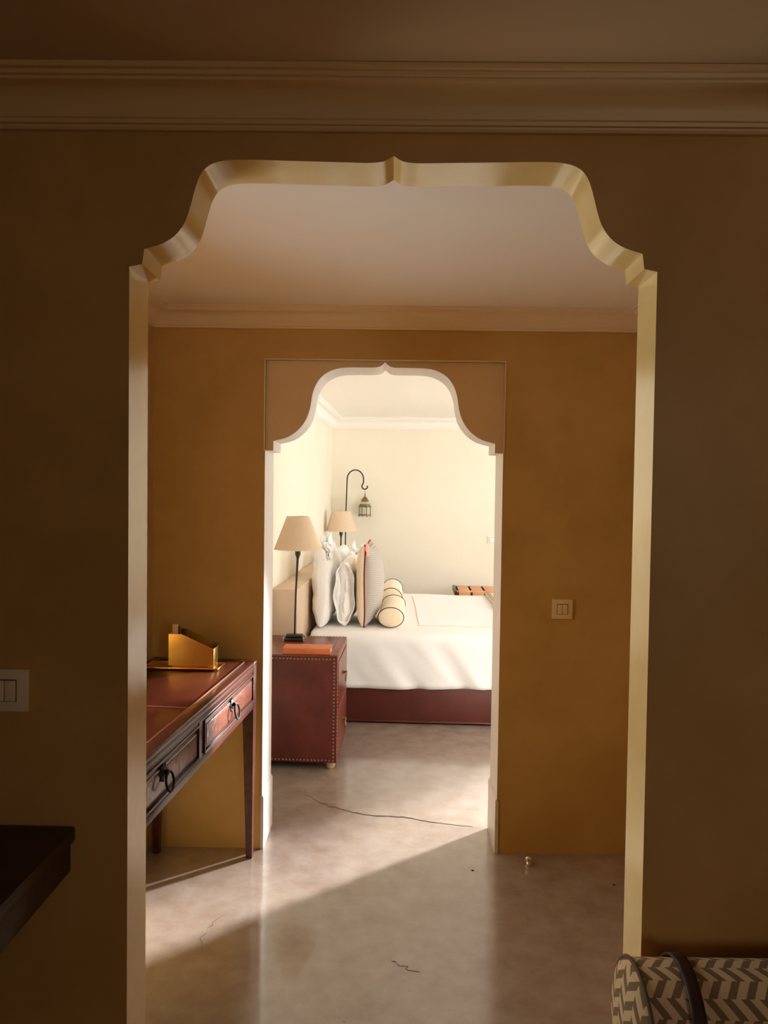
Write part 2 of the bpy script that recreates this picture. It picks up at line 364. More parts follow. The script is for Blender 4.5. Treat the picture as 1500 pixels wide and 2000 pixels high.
def cornice(name, plan, zt, dz, dp, mat, label, xf=None):
    """mitred crown moulding round a convex plan polygon (counter-clockwise)"""
    prof = [(0, 0), (.10, 0), (.14, .05), (.15, .09), (.21, .10), (.23, .18), (.27, .20), (.29, .26)]
    for i in range(1, 9):
        t = i / 9; a = t * pi / 2
        prof.append((.29 + .47 * (1 - cos(a)) * 1.0, .26 + .46 * sin(a)))
    prof += [(.78, .74), (.79, .80), (.86, .81), (.88, .89), (.97, .90), (1.0, .94), (1.0, 1.05)]
    b = MB(); n = len(plan); rings = []
    for o, z in prof:
        o *= dp; ring = []
        for i in range(n):
            p0, p1, p2 = (Vector(plan[(i + d) % n]) for d in (-1, 0, 1))
            d0 = (p1 - p0).normalized(); d1 = (p2 - p1).normalized()
            n0 = Vector((-d0.y, d0.x)); n1 = Vector((-d1.y, d1.x))
            m = (n0 + n1); q = p1 + m * (o / (1 + n0.dot(n1)))
            v = Vector((q.x, q.y, zt - dz + z * dz))
            ring.append(b.bm.verts.new(xf @ v if xf else v))
        rings.append(ring)
    for i in range(len(rings) - 1):
        for j in range(n): b.bm.faces.new((rings[i][j], rings[i][(j + 1) % n], rings[i + 1][(j + 1) % n], rings[i + 1][j]))
    return struct(b.build(name, mat, smooth=24), label, 'cornice')
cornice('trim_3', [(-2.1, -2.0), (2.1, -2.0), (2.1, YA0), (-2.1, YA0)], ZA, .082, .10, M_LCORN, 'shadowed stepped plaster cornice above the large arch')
cornice('trim_4', [HL[1], (HR, YA1), (HR, YB0), HL[0]], ZH, .077, .09, M_CORN, 'beige stepped plaster cornice along hall wall above small arch')
cornice('trim_5', [(BL, YB1 + .02), (BX1, YB1 + .02), (BX1, BF), (BL, BF)], ZBD, .107, .11, M_BCEIL, 'bright white stepped cornice around the bedroom ceiling', xf=BM)

# floor cracks: thin dark hairlines in the screed
def crack(pts, wd, jag=.012):
    P = []
    for i in range(len(pts) - 1):
        for k in range(7):
            t = k / 7; P.append(Vector((pts[i][0] * (1 - t) + pts[i + 1][0] * t + random.uniform(-jag, jag), pts[i][1] * (1 - t) + pts[i + 1][1] * t + random.uniform(-jag, jag) * .6, .0006)))
    b = MB(); prev = None
    for i, p in enumerate(P):
        ww = wd * (.35 + .65 * sin(pi * (i + .5) / len(P))) * random.uniform(.6, 1.2)
        a = b.bm.verts.new(p + Vector((0, -ww, 0))); c = b.bm.verts.new(p + Vector((0, ww, 0)))
        if prev: b.bm.faces.new((prev[0], a, c, prev[1]))
        prev = (a, c)
    o = b.build('crack', M_CRACK, floor, smooth=0); return o
crack([(-.42, 3.72), (-.28, 3.57), (-.12, 3.49), (.06, 3.47), (.20, 3.42), (.40, 3.37)], .0048)
crack([(-.60, 2.35), (-.62, 2.55), (-.56, 2.66)], .0022)
crack([(.02, 2.40), (.10, 2.33)], .002)
crack([(-.12, 2.12), (-.14, 2.02), (-.10, 1.95)], .002)
for x, y, r in ((.33, 2.99, .006), (.86, 2.9, .006), (-.33, 2.06, .004), (.43, 2.03, .004)):
    b = MB(); b.lathe([(r, .0002), (r * .8, .0012)], 10, (x, y, 0)); b.build('floor_pit', M_CRACK, floor, smooth=0)

# windows (out of frame) --------------------------------------------------
def window_frame(name, w, h, mat, loc, rz, mull):
    """frame in its local x (width), z (height)"""
    b = MB(); t = .05
    o = b.box(-w / 2, -w / 2 + t, -.03, .03, 0, h, .004); b.box(w / 2 - t, w / 2, -.03, .03, 0, h, .004)
    b.box(-w / 2 + t, w / 2 - t, -.03, .03, 0, t, .004); b.box(-w / 2 + t, w / 2 - t, -.03, .03, h - t, h, .004)
    o = b.build(name, mat, loc=loc, rz=rz); struct(o)
    for i in range(mull):
        x = -w / 2 + (i + 1) * w / (mull + 1)
        b = MB(); b.box(x - .02, x + .02, -.025, .025, t, h - t, .003); b.build('mullion', mat, o)
    return o
struct(window_frame('window_1', W1[1], W1[3] - W1[2], M_WOODK, brm(BX1 + .14, W1[0], W1[2]), BA + pi / 2, 0), 'tall dark framed bedroom window', 'window')
struct(window_frame('fill_window', W2[1] - W2[0], W2[3] - W2[2], M_WOODK, ((W2[0] + W2[1]) / 2, YB0 + .05, W2[2]), 0, 2), 'wide dark framed unseen window added to light the bedroom', 'window')
struct(window_frame('window_3', W3[1] - W3[0], W3[3] - W3[2], M_WOODK, ((W3[0] + W3[1]) / 2, -2.07, W3[2]), 0, 0), 'small dark framed lounge window', 'window')

struct(window_frame('window_4', W4[1] - W4[0], W4[3] - W4[2], M_WOODK, HM @ Vector((-.08, (W4[0] + W4[1]) / 2, W4[2])), pi / 2 - atan(.111 / 1.525), 0), 'small dark framed hall side window', 'window')
# headboard half wall in the bedroom
b = MB(); b.box(BL, -.612, 4.60, 7.02, 0, .888, .006); bmesh.ops.transform(b.bm, matrix=BM, verts=b.bm.verts)
struct(b.build('wall_headboard', nmat('taupe headboard plaster', (.62, .47, .34), .55, .3, col2=(.68, .52, .39), scale=6, bump=.08)), 'low taupe plaster headboard wall behind the pillows', 'headboard')

# ------------------------------------------------------------------ switches
def switch(name, label, loc, rz, w, h, mat, rockers, rw, rh, dx=0.0, group=None):
    t = thing(name, label, 'light switch', loc, rz, group)          # local: plate faces -y, z centred
    b = MB(); b.box(-w / 2, w / 2, -.009, 0, -h / 2, h / 2, .002); b.build('plate', mat, t)
    b = MB(); b.box(dx - rw / 2 - .0012, dx + rw / 2 + .0012, -.0094, -.006, -rh / 2 - .0012, rh / 2 + .0012); b.build('rocker_recess', M_GAP, t)
    for i in range(rockers):
        a = dx - rw / 2 + i * rw / rockers; c = a + rw / rockers
        b = MB(); b.box(a + .0008, c - .0008, -.0118, -.006, -rh / 2, rh / 2 - .001, .0012); b.build('rocker', mat, t)
    return t
switch('light_switch', 'ivory square twin light switch on ochre wall right of small arch', (.6935, YB0, 1.0185), 0, .083, .081, M_PLATE, 2, .043, .041)
switch('light_switch', 'shadowed ivory double light switch on wall left of large arch', (-.762, YA0, 1.093), 0, .092, .084, M_PLATE, 2, .046, .042)
tp = switch('light_switch', 'white switch plate on sunlit wall above the luggage rack', brm(.845, BF, 1.004), BA, .080, .072, M_PLATEW, 1, .05, .045)

# ------------------------------------------------------------------ door stop
t = thing('door_stop', 'small round polished metal door stop on floor below switch', 'door stop', (.56, 3.045, 0))
b = MB(); b.lathe([(.017, 0), (.017, .004), (.010, .006), (.008, .014)], 20); b.build('base', nmat('chrome', (.78, .74, .70), .15, .5, metal=1.0), t)
b = MB(); b.lathe([(.008, .013), (.014, .017), (.017, .024), (.016, .031), (.010, .037), (.001, .039)], 20); b.build('knob', nmat('chrome', (.78, .74, .70), .15, .5, metal=1.0), t)

# ------------------------------------------------------------------ desk in the hall
DL, DD, DH = 1.38, .425, .801
drz = radians(-4.17)
Rd = Matrix.Rotation(drz, 3, 'Z')
far_front = Vector((-.546, 3.082, 0))
dorg = far_front - Rd @ Vector((DD / 2, DL / 2, 0))
desk = thing('writing_desk', 'dark red wooden writing desk with leather top and two carved drawers', 'desk', dorg, drz)
hx, hy = DD / 2, DL / 2
AZ0, AZ1 = .614, DH - .018
def part(name, mat, parent, *boxes, bevel=.002, smooth=35):
    b = MB()
    for bx in boxes: b.box(*bx, bevel)
    return b.build(name, mat, parent, smooth=smooth)
bt_ = .042
part('top_frame', M_WOOD, desk, (-hx, hx, -hy, -hy + bt_, DH - .018, DH), (-hx, hx, hy - bt_, hy, DH - .018, DH), (-hx, -hx + bt_, -hy + bt_, hy - bt_, DH - .018, DH), (hx - bt_, hx, -hy + bt_, hy - bt_, DH - .018, DH), bevel=.003)
part('leather_panel', M_DESKLEATHER, desk, (-hx + bt_ + .001, hx - bt_ - .001, -hy + bt_ + .001, -.004, DH - .018, DH - .0015), bevel=.0015)
part('leather_panel', M_DESKLEATHER, desk, (-hx + bt_ + .001, hx - bt_ - .001, .004, hy - bt_ - .001, DH - .018, DH - .0015), bevel=.0015)
part('leather_edging', nmat('gilt leather edge', (.22, .075, .035), .35, .5), desk, (hx - bt_ - .003, hx - bt_ + .003, -hy + bt_, hy - bt_, DH - .006, DH + .0012), (-hx + bt_, hx - bt_, -.0035, .0035, DH - .006, DH + .0012), bevel=.001)
# apron: back, two ends, front rails and stiles
part('back_apron', M_WOOD, desk, (-hx + .006, -hx + .024, -hy + .03, hy - .03, AZ0, AZ1))
part('side_apron', M_WOOD, desk, (-hx + .03, hx - .03, -hy + .006, -hy + .024, AZ0, AZ1))
part('side_apron', M_WOOD, desk, (-hx + .03, hx - .03, hy - .024, hy - .006, AZ0, AZ1))
part('front_rail', M_WOOD, desk, (hx - .026, hx - .002, -hy + .045, hy - .045, AZ1 - .022, AZ1))
part('front_rail', M_WOOD, desk, (hx - .026, hx - .002, -hy + .045, hy - .045, AZ0, AZ0 + .026))
part('centre_stile', M_WOOD, desk, (hx - .026, hx - .002, -.019, .019, AZ0 + .026, AZ1 - .022))
part('drawer_case', M_WOODK, desk, (-hx + .03, hx - .03, -hy + .03, hy - .03, AZ0 + .012, AZ1 - .002))
for sx in (-1, 1):
    for sy in (-1, 1):
        b = MB(); cx, cy_ = sx * (hx - .024), sy * (hy - .024); V = []
        for z, r in ((0, .0125), (.02, .0125), (AZ0, .0225), (AZ1, .0225)):
            ox, oy = cx + sx * (.0225 - r) * .5, cy_ + sy * (.0225 - r) * .5
            V.append([b.bm.verts.new((ox + a * r, oy + c * r, z)) for a, c in ((-1, -1), (1, -1), (1, 1), (-1, 1))])
        b.bm.faces.new(V[0][::-1]); b.bm.faces.new(V[-1])
        for i in range(3):
            for q in range(4): b.bm.faces.new((V[i][q], V[i][(q + 1) % 4], V[i + 1][(q + 1) % 4], V[i + 1][q]))
        b.build('leg', M_WOOD, desk, smooth=0)
M_PULL = nmat('black iron pull', (.012, .009, .007), .6, .2)
def ring_pull(parent, loc, s=1.0, mat=M_PULL):
    """drop ring on a rosette, facing +x"""
    x, y, z = loc
    b = MB(); b.lathe([(.017 * s, 0), (.017 * s, .002), (.012 * s, .005), (.006 * s, .006), (.006 * s, .012), (.008 * s, .015), (.004 * s, .018)], 18, (x, y, z + .012 * s), axis='X')
    for a in range(8):
        an = a * pi / 4; b.lathe([(.005 * s, .0), (.004 * s, .003), (.001, .004)], 8, (x, y + .019 * s * cos(an), z + .012 * s + .019 * s * sin(an)), axis='X')
    b.build('rosette', mat, parent)
    b = MB(); R = .023 * s
    b.tube([(x + .014 * s + .004 * s * (1 - cos(2 * pi * i / 28)), y + R * sin(2 * pi * i / 28), z - R + .014 * s + R * cos(2 * pi * i / 28)) for i in range(28)], .0030 * s, 8, closed=True)
    b.build('ring', mat, parent)
for (ya, yb) in ((-hy + .047, -.021), (.021, hy - .047)):
    z0, z1 = AZ0 + .028, AZ1 - .024
    dr = part('drawer', M_WOOD, desk, (hx - .024, hx - .004, ya, yb, z0, z1))
    m1 = .018; b = MB(); xx = hx - .005
    for q in ((ya + .004, yb - .004, z0 + .004, z0 + .012), (ya + .004, yb - .004, z1 - .012, z1 - .004), (ya + .004, ya + .012, z0 + .012, z1 - .012), (yb - .012, yb - .004, z0 + .012, z1 - .012)):
        b.box(xx, xx + .008, q[0], q[1], q[2], q[3], .0025)
    b.build('moulding', M_WOOD, dr)
    b = MB(); b.box(xx, xx + .005, ya + .026, yb - .026, z0 + .024, z1 - .024, .004, 3); b.build('raised_panel', nmat('carved lacquered wood', (.10, .026, .014), .26, .5, col2=(.17, .055, .032), scale=22, detail=6, bump=.35, bscale=26, coat=.3), dr)
    ring_pull(dr, (xx + .005, (ya + yb) / 2, (z0 + z1) / 2 + .006), 1.15)

# brass tray and letter holder
def tray_box():
    z = DH + .002
    t = thing('brass_tray', 'narrow flat brass tray lying across the end of the red desk', 'tray', (-.803, 2.945, z), drz * .35)
    part('tray_floor', M_BRASS, t, (-.143, .143, -.052, .052, 0, .003), bevel=.001)
    part('tray_rim', M_BRASS, t, (-.145, .145, -.056, -.051, 0, .006), (-.145, .145, .051, .056, 0, .006), (-.146, -.141, -.051, .051, 0, .006), (.141, .146, -.051, .051, 0, .006), bevel=.001)
    h = thing('letter_holder', 'open brass letter holder with sloping top standing on the tray', 'letter holder', (-.768, 2.945, z + .0035), drz * .35)
    x0, x1, d = -.087, .087, .034; out = [(x0, 0), (x1, 0), (x1, .072), (x0 + .05, .127), (x0, .127)]
    for s, nm in ((-1, 'front_panel'), (1, 'back_panel')):
        b = MB(); y0, y1 = (s * d, s * (d - .003)) if s < 0 else (s * (d - .003), s * d)
        b.prism([(p[0], p[1] + (0 if s < 0 else .010 if p[1] > 0 else 0)) for p in out], y0, y1); b.build(nm, M_BRASS, h, smooth=0)
    part('end_panel', M_BRASS, h, (x1 - .003, x1, -d + .003, d - .003, 0, .072), bevel=.0008)
    part('end_panel', M_BRASS, h, (x0, x0 + .003, -d + .003, d - .003, 0, .127), bevel=.0008)
    part('base', M_BRASS, h, (x0 + .003, x1 - .003, -d + .003, d - .003, 0, .003), bevel=.0005)
    c = thing('paper_card', 'pale card bundle sticking up from the brass letter holder', 'card', (-.838, 2.940, z + .008), drz * .35)
    part('card', M_CARD, c, (-.006, .014, -.018, -.010, 0, .158), bevel=.001)
    part('card', nmat('dark card', (.10, .07, .05), .7, .2), c, (.0, .022, -.008, -.002, 0, .148), bevel=.001)
tray_box()

# ------------------------------------------------------------------ lounge furniture at the frame's edge
t = thing('console_table', 'black-brown console table against dark wall below double switch', 'table', (-1.222, 1.28, 0))
part('top', M_WOODK, t, (-.60, .60, -.215, .215, .795, .823), bevel=.004)
part('apron', M_WOODK, t, (-.57, .595, -.205, .205, .738, .795), bevel=.003)
for sx in (-.53, .40):
    for sy in (-.17, .17): part('leg', M_WOODK, t, (sx - .025, sx + .025, sy - .025, sy + .025, 0, .738), bevel=.004)

t = thing('bench', 'upholstered bench against the wall right of the large arch', 'bench', (1.20, 1.16, 0))
part('seat_base', M_WOODK, t, (-.74, .74, -.32, .32, .26, .32), bevel=.006)
part('seat_cushion', nmat('brown seat linen', (.20, .13, .07), .9, .2, col2=(.24, .16, .09), scale=60), t, (-.735, .735, -.315, .315, .32, .3735), bevel=.025)
for sx in (-.70, .70):
    for sy in (-.28, .28): part('leg', M_WOODK, t, (sx - .025, sx + .025, sy - .025, sy + .025, 0, .26), bevel=.004)

def bolster(name, label, loc, rz, L, rx, rz_, mat, pipe, group=None, n=48, uv=False, dome=.028):
    """horizontal roll along local x; base at z=0; domed ends with piping"""
    t = thing(name, label, 'bolster', loc, rz, group)
    b = MB(); prof = []
    prof = [(1.0, -L / 2), (1.0, -L / 2)] + [(1.0 + .02 * sin(pi * i / 14), -L / 2 + L * i / 14) for i in range(15)]
    prof = prof[2:]
    rings = []
    for r, h in prof:
        rings.append([b.bm.verts.new((h, rx * r * cos(2 * pi * k / n), rz_ + rz_ * r * sin(2 * pi * k / n))) for k in range(n)])
    uvl = b.bm.loops.layers.uv.new('UVMap') if uv else None
    for i in range(len(rings) - 1):
        for k in range(n):
            f = b.bm.faces.new((rings[i][k], rings[i][(k + 1) % n], rings[i + 1][(k + 1) % n], rings[i + 1][k]))
            if uv:
                R = (rx + rz_) / 2 * 2 * pi / n
                for l, (h, kk) in zip(f.loops, ((prof[i][1], k), (prof[i][1], k + 1), (prof[i + 1][1], k + 1), (prof[i + 1][1], k))): l[uvl].uv = (h + 10, kk * R + 10)
    b.build('body', mat, t, smooth=60)
    for s in (-1, 1):
        b = MB(); uvl = b.bm.loops.layers.uv.new('UVMap') if uv else None; rr = []
        for q in range(7):
            r = cos(q / 6 * pi / 2 * .97); h = s * (L / 2 + dome * sin(q / 6 * pi / 2))
            rr.append([b.bm.verts.new((h, rx * r * cos(2 * pi * k / n), rz_ + rz_ * r * sin(2 * pi * k / n))) for k in range(n)])
        for i in range(6):
            for k in range(n): b.bm.faces.new((rr[i][k], rr[i][(k + 1) % n], rr[i + 1][(k + 1) % n], rr[i + 1][k]))
        b.bm.faces.new(rr[-1])
        if uv:
            for f in b.bm.faces:
                for l in f.loops: l[uvl].uv = (l.vert.co.z * .9 + 10, l.vert.co.y * 1.0 + 10)
        e = b.build('end_cap', mat, t, smooth=60)
        b = MB(); b.tube([(s * L / 2, rx * 1.01 * cos(2 * pi * k / n), rz_ + rz_ * 1.01 * sin(2 * pi * k / n)) for k in range(n)], .0038, 8, closed=True)
        b.build('piping', pipe, t, smooth=60)
    return t
LB = .92
bo_ = bolster('bolster', 'large herringbone bolster with leather strap on lounge bench', (.405 + .042 + LB / 2, 1.362, .3825), 0, LB, .125, .131, M_HERR, nmat('brown cord piping', (.13, .08, .04), .8, .2), uv=True, dome=.022)
b = MB(); n = 60; xs = -LB / 2 + .080
for i in range(n):
    pass
def strap(u, v):
    a = 2 * pi * u; wv = (v - .5) * .024
    return Vector((xs + wv + .010 * cos(a - .6), .1275 * 1.02 * cos(a), .131 + .1335 * 1.02 * sin(a)))
b.grid(strap, n, 3, closeu=True)
st = b.build('strap', M_STRAP, bo_, smooth=60)
sm = st.modifiers.new('thick', 'SOLIDIFY'); sm.thickness = .004; sm.offset = 1

# ------------------------------------------------------------------ bedroom: night stands
def nightstand(name, label, x0, y0, full=True):
    D, Wd, Hh = .452, .52, .614            # depth (x), width (y), height
    t = thing(name, label, 'nightstand', brm(x0 + D / 2, y0 + Wd / 2, 0), BA, 'bedside chests')
    a, c = D / 2, Wd / 2; zb = .038
    part('body', M_LEATHER, t, (-a, a - .006, -c, c, zb, Hh - .012), bevel=.004)
    part('top', M_LEATHTOP, t, (-a, a, -c - .001, c + .001, Hh - .012, Hh), bevel=.003)
    part('top_border', M_LEATHER, t, (a - .046, a - .040, -c + .004, c - .004, Hh - .001, Hh + .0012), bevel=.0008)
    # front frame and drawers, facing +x
    part('front_frame', M_LEATHTOP, t, (a - .006, a, -c, -c + .022, zb, Hh - .012), (a - .006, a, c - .022, c, zb, Hh - .012),
         (a - .006, a, -c + .022, c - .022, zb, zb + .03), (a - .006, a, -c + .022, c - .022, .315, .338), (a - .006, a, -c + .022, c - .022, Hh - .04, Hh - .012), bevel=.001)
    for z0, z1 in ((zb + .033, .312), (.341, Hh - .043)):
        dr = part('drawer', M_LEATHTOP, t, (a - .006, a + .004, -c + .025, c - .025, z0, z1), bevel=.003)
        b = MB(); zc = (z0 + z1) / 2 + .01
        b.lathe([(.014, 0), (.014, .003), (.007, .006), (.006, .018), (.009, .022), (.003, .026)], 16, (a + .004, 0, zc), axis='X'); b.build('pull_boss', M_BRONZE, dr)
        b = MB(); b.tube([(a + .022, .026 * sin(2 * pi * i / 24), zc - .024 + .026 * cos(2 * pi * i / 24)) for i in range(24)], .0032, 8, closed=True); b.build('pull_ring', M_BRONZE, dr)
    for sx in (-1, 1):
        for sy in (-1, 1):
            b = MB(); b.lathe([(.014, 0), (.021, .006), (.024, .018), (.020, .030), (.014, .034), (.016, .040)], 18, (sx * (a - .034), sy * (c - .034), 0)); b.build('foot', M_WOODLT, t)
    if full:
        b = MB()
        def stud(x, y, z, ax):
            r = .0054
            if ax == 'Y': b.lathe([(r, 0), (r * .85, -.0018), (r * .4, -.003)], 7, (x, y, z), axis='Y')
            elif ax == 'X': b.lathe([(r, 0), (r * .85, .0018), (r * .4, .003)], 7, (x, y, z), axis='X')
            else: b.lathe([(r, 0), (r * .85, .0018), (r * .4, .003)], 7, (x, y, z))
        N = 29
        for i in range(N):
            z = zb + .012 + (Hh - .032 - zb) * i / (N - 1)
            stud(a - .018, -c, z, 'Y'); stud(-a + .010, -c, z, 'Y'); stud(a, -c + .010, z, 'X'); stud(a, c - .010, z, 'X')
        N = 23
        for i in range(N):
            x = -a + .010 + (2 * a - .030) * i / (N - 1)
            stud(x, -c, Hh - .022, 'Y'); stud(x, -c, zb + .012, 'Y'); stud(x, c - .010, Hh, 'Z')
        for i in range(26): stud(a, -c + .02 + (2 * c - .04) * i / 25, Hh - .02, 'X')
        stuff(b.build('nail_studs', M_STUD, t, smooth=60))
    return t
nightstand('nightstand', 'studded oxblood leather bedside chest in front of the bed', -.760, 4.052)
nightstand('nightstand', 'far leather bedside chest hidden behind the pillows under second lamp', -.755, 6.90 + .12)

# lamps
def lamp(name, label, loc, H0, zs0, zs1, r0, r1, lean=0):
    t = thing(name, label, 'lamp', loc, BA, 'bedside table lamps')
    b = MB(); b.box(-.058, .058, -.036, .036, 0, .018, .005); b.box(-.050, .050, -.028, .028, .017, .036, .006); b.build('base', M_BLACK, t)
    for cx_ in (-.058, .058):
        for cy2 in (-.033, .033): part('corner_clip', nmat('brushed brass', (.75, .66, .52), .3, .5, metal=.9), t, (cx_ - .004, cx_ + .004, cy2 - .005, cy2 + .005, 0, .026))
    b = MB(); b.tube([(0, 0, .03), (lean * .3, 0, zs0 * .5), (lean, 0, zs0 - .045)], [.0052, .0055, .0072], 10); b.build('stem', M_IRON, t)
    b = MB(); b.lathe([(.0075, zs0 - .055), (.012, zs0 - .040), (.0165, zs0 - .028), (.0165, zs0 + .005), (.011, zs0 + .012), (.011, zs0 + .05)], 18, (lean, 0, 0)); b.build('socket', M_BLACK, t)
    b = MB(); b.lathe([(.011, zs0 + .05), (.022, zs0 + .075), (.026, zs0 + .095), (.018, zs0 + .118), (.003, zs0 + .125)], 16, (lean, 0, 0)); b.build('bulb', M_PLATEW, t)
    th = .002
    b = MB(); b.lathe([(r0, zs0), (r1, zs1), (r1 - th, zs1), (r0 - th, zs0)], 56, (lean, 0, 0), closed=True)
    sh = b.build('lamp_shade', M_SHADE, t, smooth=30)
    for zz, rr in ((zs0 + .002, r0), (zs1 - .002, r1)):
        b = MB(); b.tube([(lean + rr * cos(2 * pi * i / 56), rr * sin(2 * pi * i / 56), zz) for i in range(56)], .0022, 6, closed=True); b.build('shade_binding', M_BEIGE, sh)
    b = MB()
    for i in range(3):
        a = i * 2 * pi / 3; b.tube([(lean, 0, zs1 - .03), (lean + (r1 - .002) * cos(a), (r1 - .002) * sin(a), zs1 - .006)], .0016, 6)
    b.tube([(lean, 0, zs0 + .12), (lean, 0, zs1 - .028)], .003, 6)
    b.build('shade_spider', M_IRON, sh)
    return t
lamp('table_lamp', 'large linen-shaded table lamp on the studded leather chest', brm(-.598, 4.425, .6155), 0, 1.144 - .6155, 1.334 - .6155, .137, .066, lean=.014)
lamp('table_lamp', 'smaller-looking linen-shaded lamp behind pillows below the hanging lantern', brm(-.612, 7.19, .6155), 0, 1.098 - .6155, 1.286 - .6155, .143, .088)

# book on the near chest
t = thing('book', 'orange cloth-bound book lying on the studded leather chest', 'book', brm(-.476, 4.118, .6155), BA + radians(.8))
part('back_cover', M_BOOK, t, (-.128, .128, -.058, .058, 0, .003), bevel=.0008)
part('front_cover', M_BOOK, t, (-.128, .128, -.058, .058, .028, .031), bevel=.0008)
part('spine', M_BOOK, t, (-.128, .128, -.061, -.057, 0, .031), bevel=.0012)
part('pages', M_PAGES, t, (-.124, .124, -.056, .054, .003, .028), bevel=.0005)

# hook stand and lantern
YK = 7.60; kk = (YK) / 7.2
def hk(x, z): # points measured in the plane y=7.2, moved back along the sight line
    o = BM.inverted() @ Vector((0, 0, 1.5)); s = (YK - o.y) / (7.2 - o.y)
    return (o.x + (x - o.x) * s, 1.5 + (z - 1.5) * s)
base = hk(-.571, 0)[0]
t = thing('lantern_stand', 'tall thin iron shepherd hook stand behind the far lamp', 'stand', brm(base, YK, 0), BA)
b = MB(); b.lathe([(.075, 0), (.075, .008), (.02, .016), (.010, .03)], 28); b.build('base', M_IRON, t)
P = [(base, 0.02), hk(-.571, .95), hk(-.568, 1.33), hk(-.562, 1.566)]
cx, cz = (hk(-.561, 1.566)[0] + hk(-.408, 1.566)[0]) / 2, hk(0, 1.587)[1]; rr = (hk(-.408, 1)[0] - hk(-.561, 1)[0]) / 2
for i in range(0, 13):
    a = pi - i * pi / 12; P.append((cx + rr * cos(a), cz + rr * 1.12 * sin(a)))
P += [hk(-.409, 1.555), hk(-.420, 1.530), hk(-.421, 1.512), hk(-.411, 1.499), hk(-.393, 1.494), hk(-.377, 1.501), hk(-.370, 1.513), hk(-.372, 1.522), hk(-.378, 1.523)]
P = [p for i, p in enumerate(P) if i == 0 or abs(p[0] - P[i - 1][0]) + abs(p[1] - P[i - 1][1]) > 1e-4]
b = MB(); b.tube([(p[0] - base, 0, p[1]) for p in catmull(P, 4)], .0062, 10); b.build('hooked_pole', M_IRON, t, smooth=60)
lx, lz = hk(-.392, 1.4935)
zt = lz - .006; s = (YK) / 7.2
zbot = hk(0, 1.236)[1]
t = thing('lantern', 'small bronze and glass lantern hanging from the iron hook', 'lantern', brm(lx, YK, zbot), BA)
Ht = zt - zbot; n = 8
def oct_(prof, rot=pi / 8):
    b = MB(); rings = []
    for r, h in prof: rings.append([b.bm.verts.new((r * cos(rot + 2 * pi * k / n), r * sin(rot + 2 * pi * k / n), h)) for k in range(n)])
    for i in range(len(rings) - 1):
        for k in range(n): b.bm.faces.new((rings[i][k], rings[i][(k + 1) % n], rings[i + 1][(k + 1) % n], rings[i + 1][k]))
    b.bm.faces.new(rings[0][::-1]); b.bm.faces.new(rings[-1]); return b
R0 = .062
oct_([(R0 * .9, .010), (R0 * 1.12, .014), (R0 * 1.12, .022), (R0, .026)]).build('bottom_rim', M_BRONZE, t, smooth=20)
oct_([(R0, .096), (R0 * 1.12, .100), (R0 * 1.10, .107), (R0 * .92, .112), (R0 * .90, .122), (R0 * .86, .126)]).build('upper_rim', M_BRONZE, t, smooth=20)
oct_([(R0 * .86, .126), (R0 * .62, .150)]).build('glass_collar', M_GLASS, t, smooth=20)
b = MB(); b.lathe([(R0 * .64, .149), (R0 * .62, .155), (R0 * .5, .172), (R0 * .30, .190), (R0 * .14, .200), (R0 * .10, .215), (R0 * .06, .232)], 20); b.build('dome', M_BRONZE, t)
b = MB(); b.tube([(0, .010 * sin(2 * pi * i / 18), Ht - .004 + .010 * cos(2 * pi * i / 18)) for i in range(18)], .002, 6, closed=True); b.tube([(0, 0, .228), (0, 0, Ht - .012)], .0022, 6); b.build('hanging_ring', M_BRONZE, t)
for kq in range(n):
    a = pi / 8 + 2 * pi * kq / n; a2 = a + 2 * pi / n
    p0 = Vector((R0 * .95 * cos(a), R0 * .95 * sin(a), 0)); p1 = Vector((R0 * .95 * cos(a2), R0 * .95 * sin(a2), 0))
    b = MB(); b.tube([p0 + Vector((0, 0, .022)), p0 + Vector((0, 0, .100))], .0032, 6); b.build('corner_bar', M_BRONZE, t)
    b = MB(); q = [b.bm.verts.new(v) for v in (p0 * .97 + Vector((0, 0, .024)), p1 * .97 + Vector((0, 0, .024)), p1 * .97 + Vector((0, 0, .098)), p0 * .97 + Vector((0, 0, .098)))]
    b.bm.faces.new(q); g = b.build('pane', M_GLASS, t, smooth=0); sd = g.modifiers.new('thick', 'SOLIDIFY'); sd.thickness = .002
    b = MB(); b.lathe([(.003, 0), (.004, .005), (.003, .012)], 8, tuple(p0 * 1.02)); b.build('foot', M_BRONZE, t)

# ------------------------------------------------------------------ bed
BXL, BXR, BY0, BY1 = -.605, 1.36, 4.885, 6.76
ZT = .586
bed = thing('bed', 'large bed with oxblood leather base and white bedding', 'bed', brm((BXL + BXR) / 2, (BY0 + BY1) / 2, 0), BA)
bw, bh = (BXR - BXL) / 2, (BY1 - BY0) / 2
part('base', nmat('bed base leather', (.075, .014, .010), .45, .4, col2=(.11, .023, .016), scale=4, bump=.08, bscale=60), bed, (-bw, bw, -bh, bh, .012, .275), bevel=.008)
part('plinth_piping', M_LEATHER, bed, (-bw - .002, bw + .002, -bh - .004, -bh + .006, .012, .024), bevel=.003)
part('mattress', M_SHEET, bed, (-bw + .01, bw - .01, -bh + .02, bh - .02, .275, ZT - .035), bevel=.04)
def hnoise(x, y):
    return sin(3.1 * x + 1.3) * cos(2.7 * y - .4) * .5 + sin(7.3 * x - 2.1 * y) * .25 + sin(5.1 * y + 3.3 * x + 2) * .25
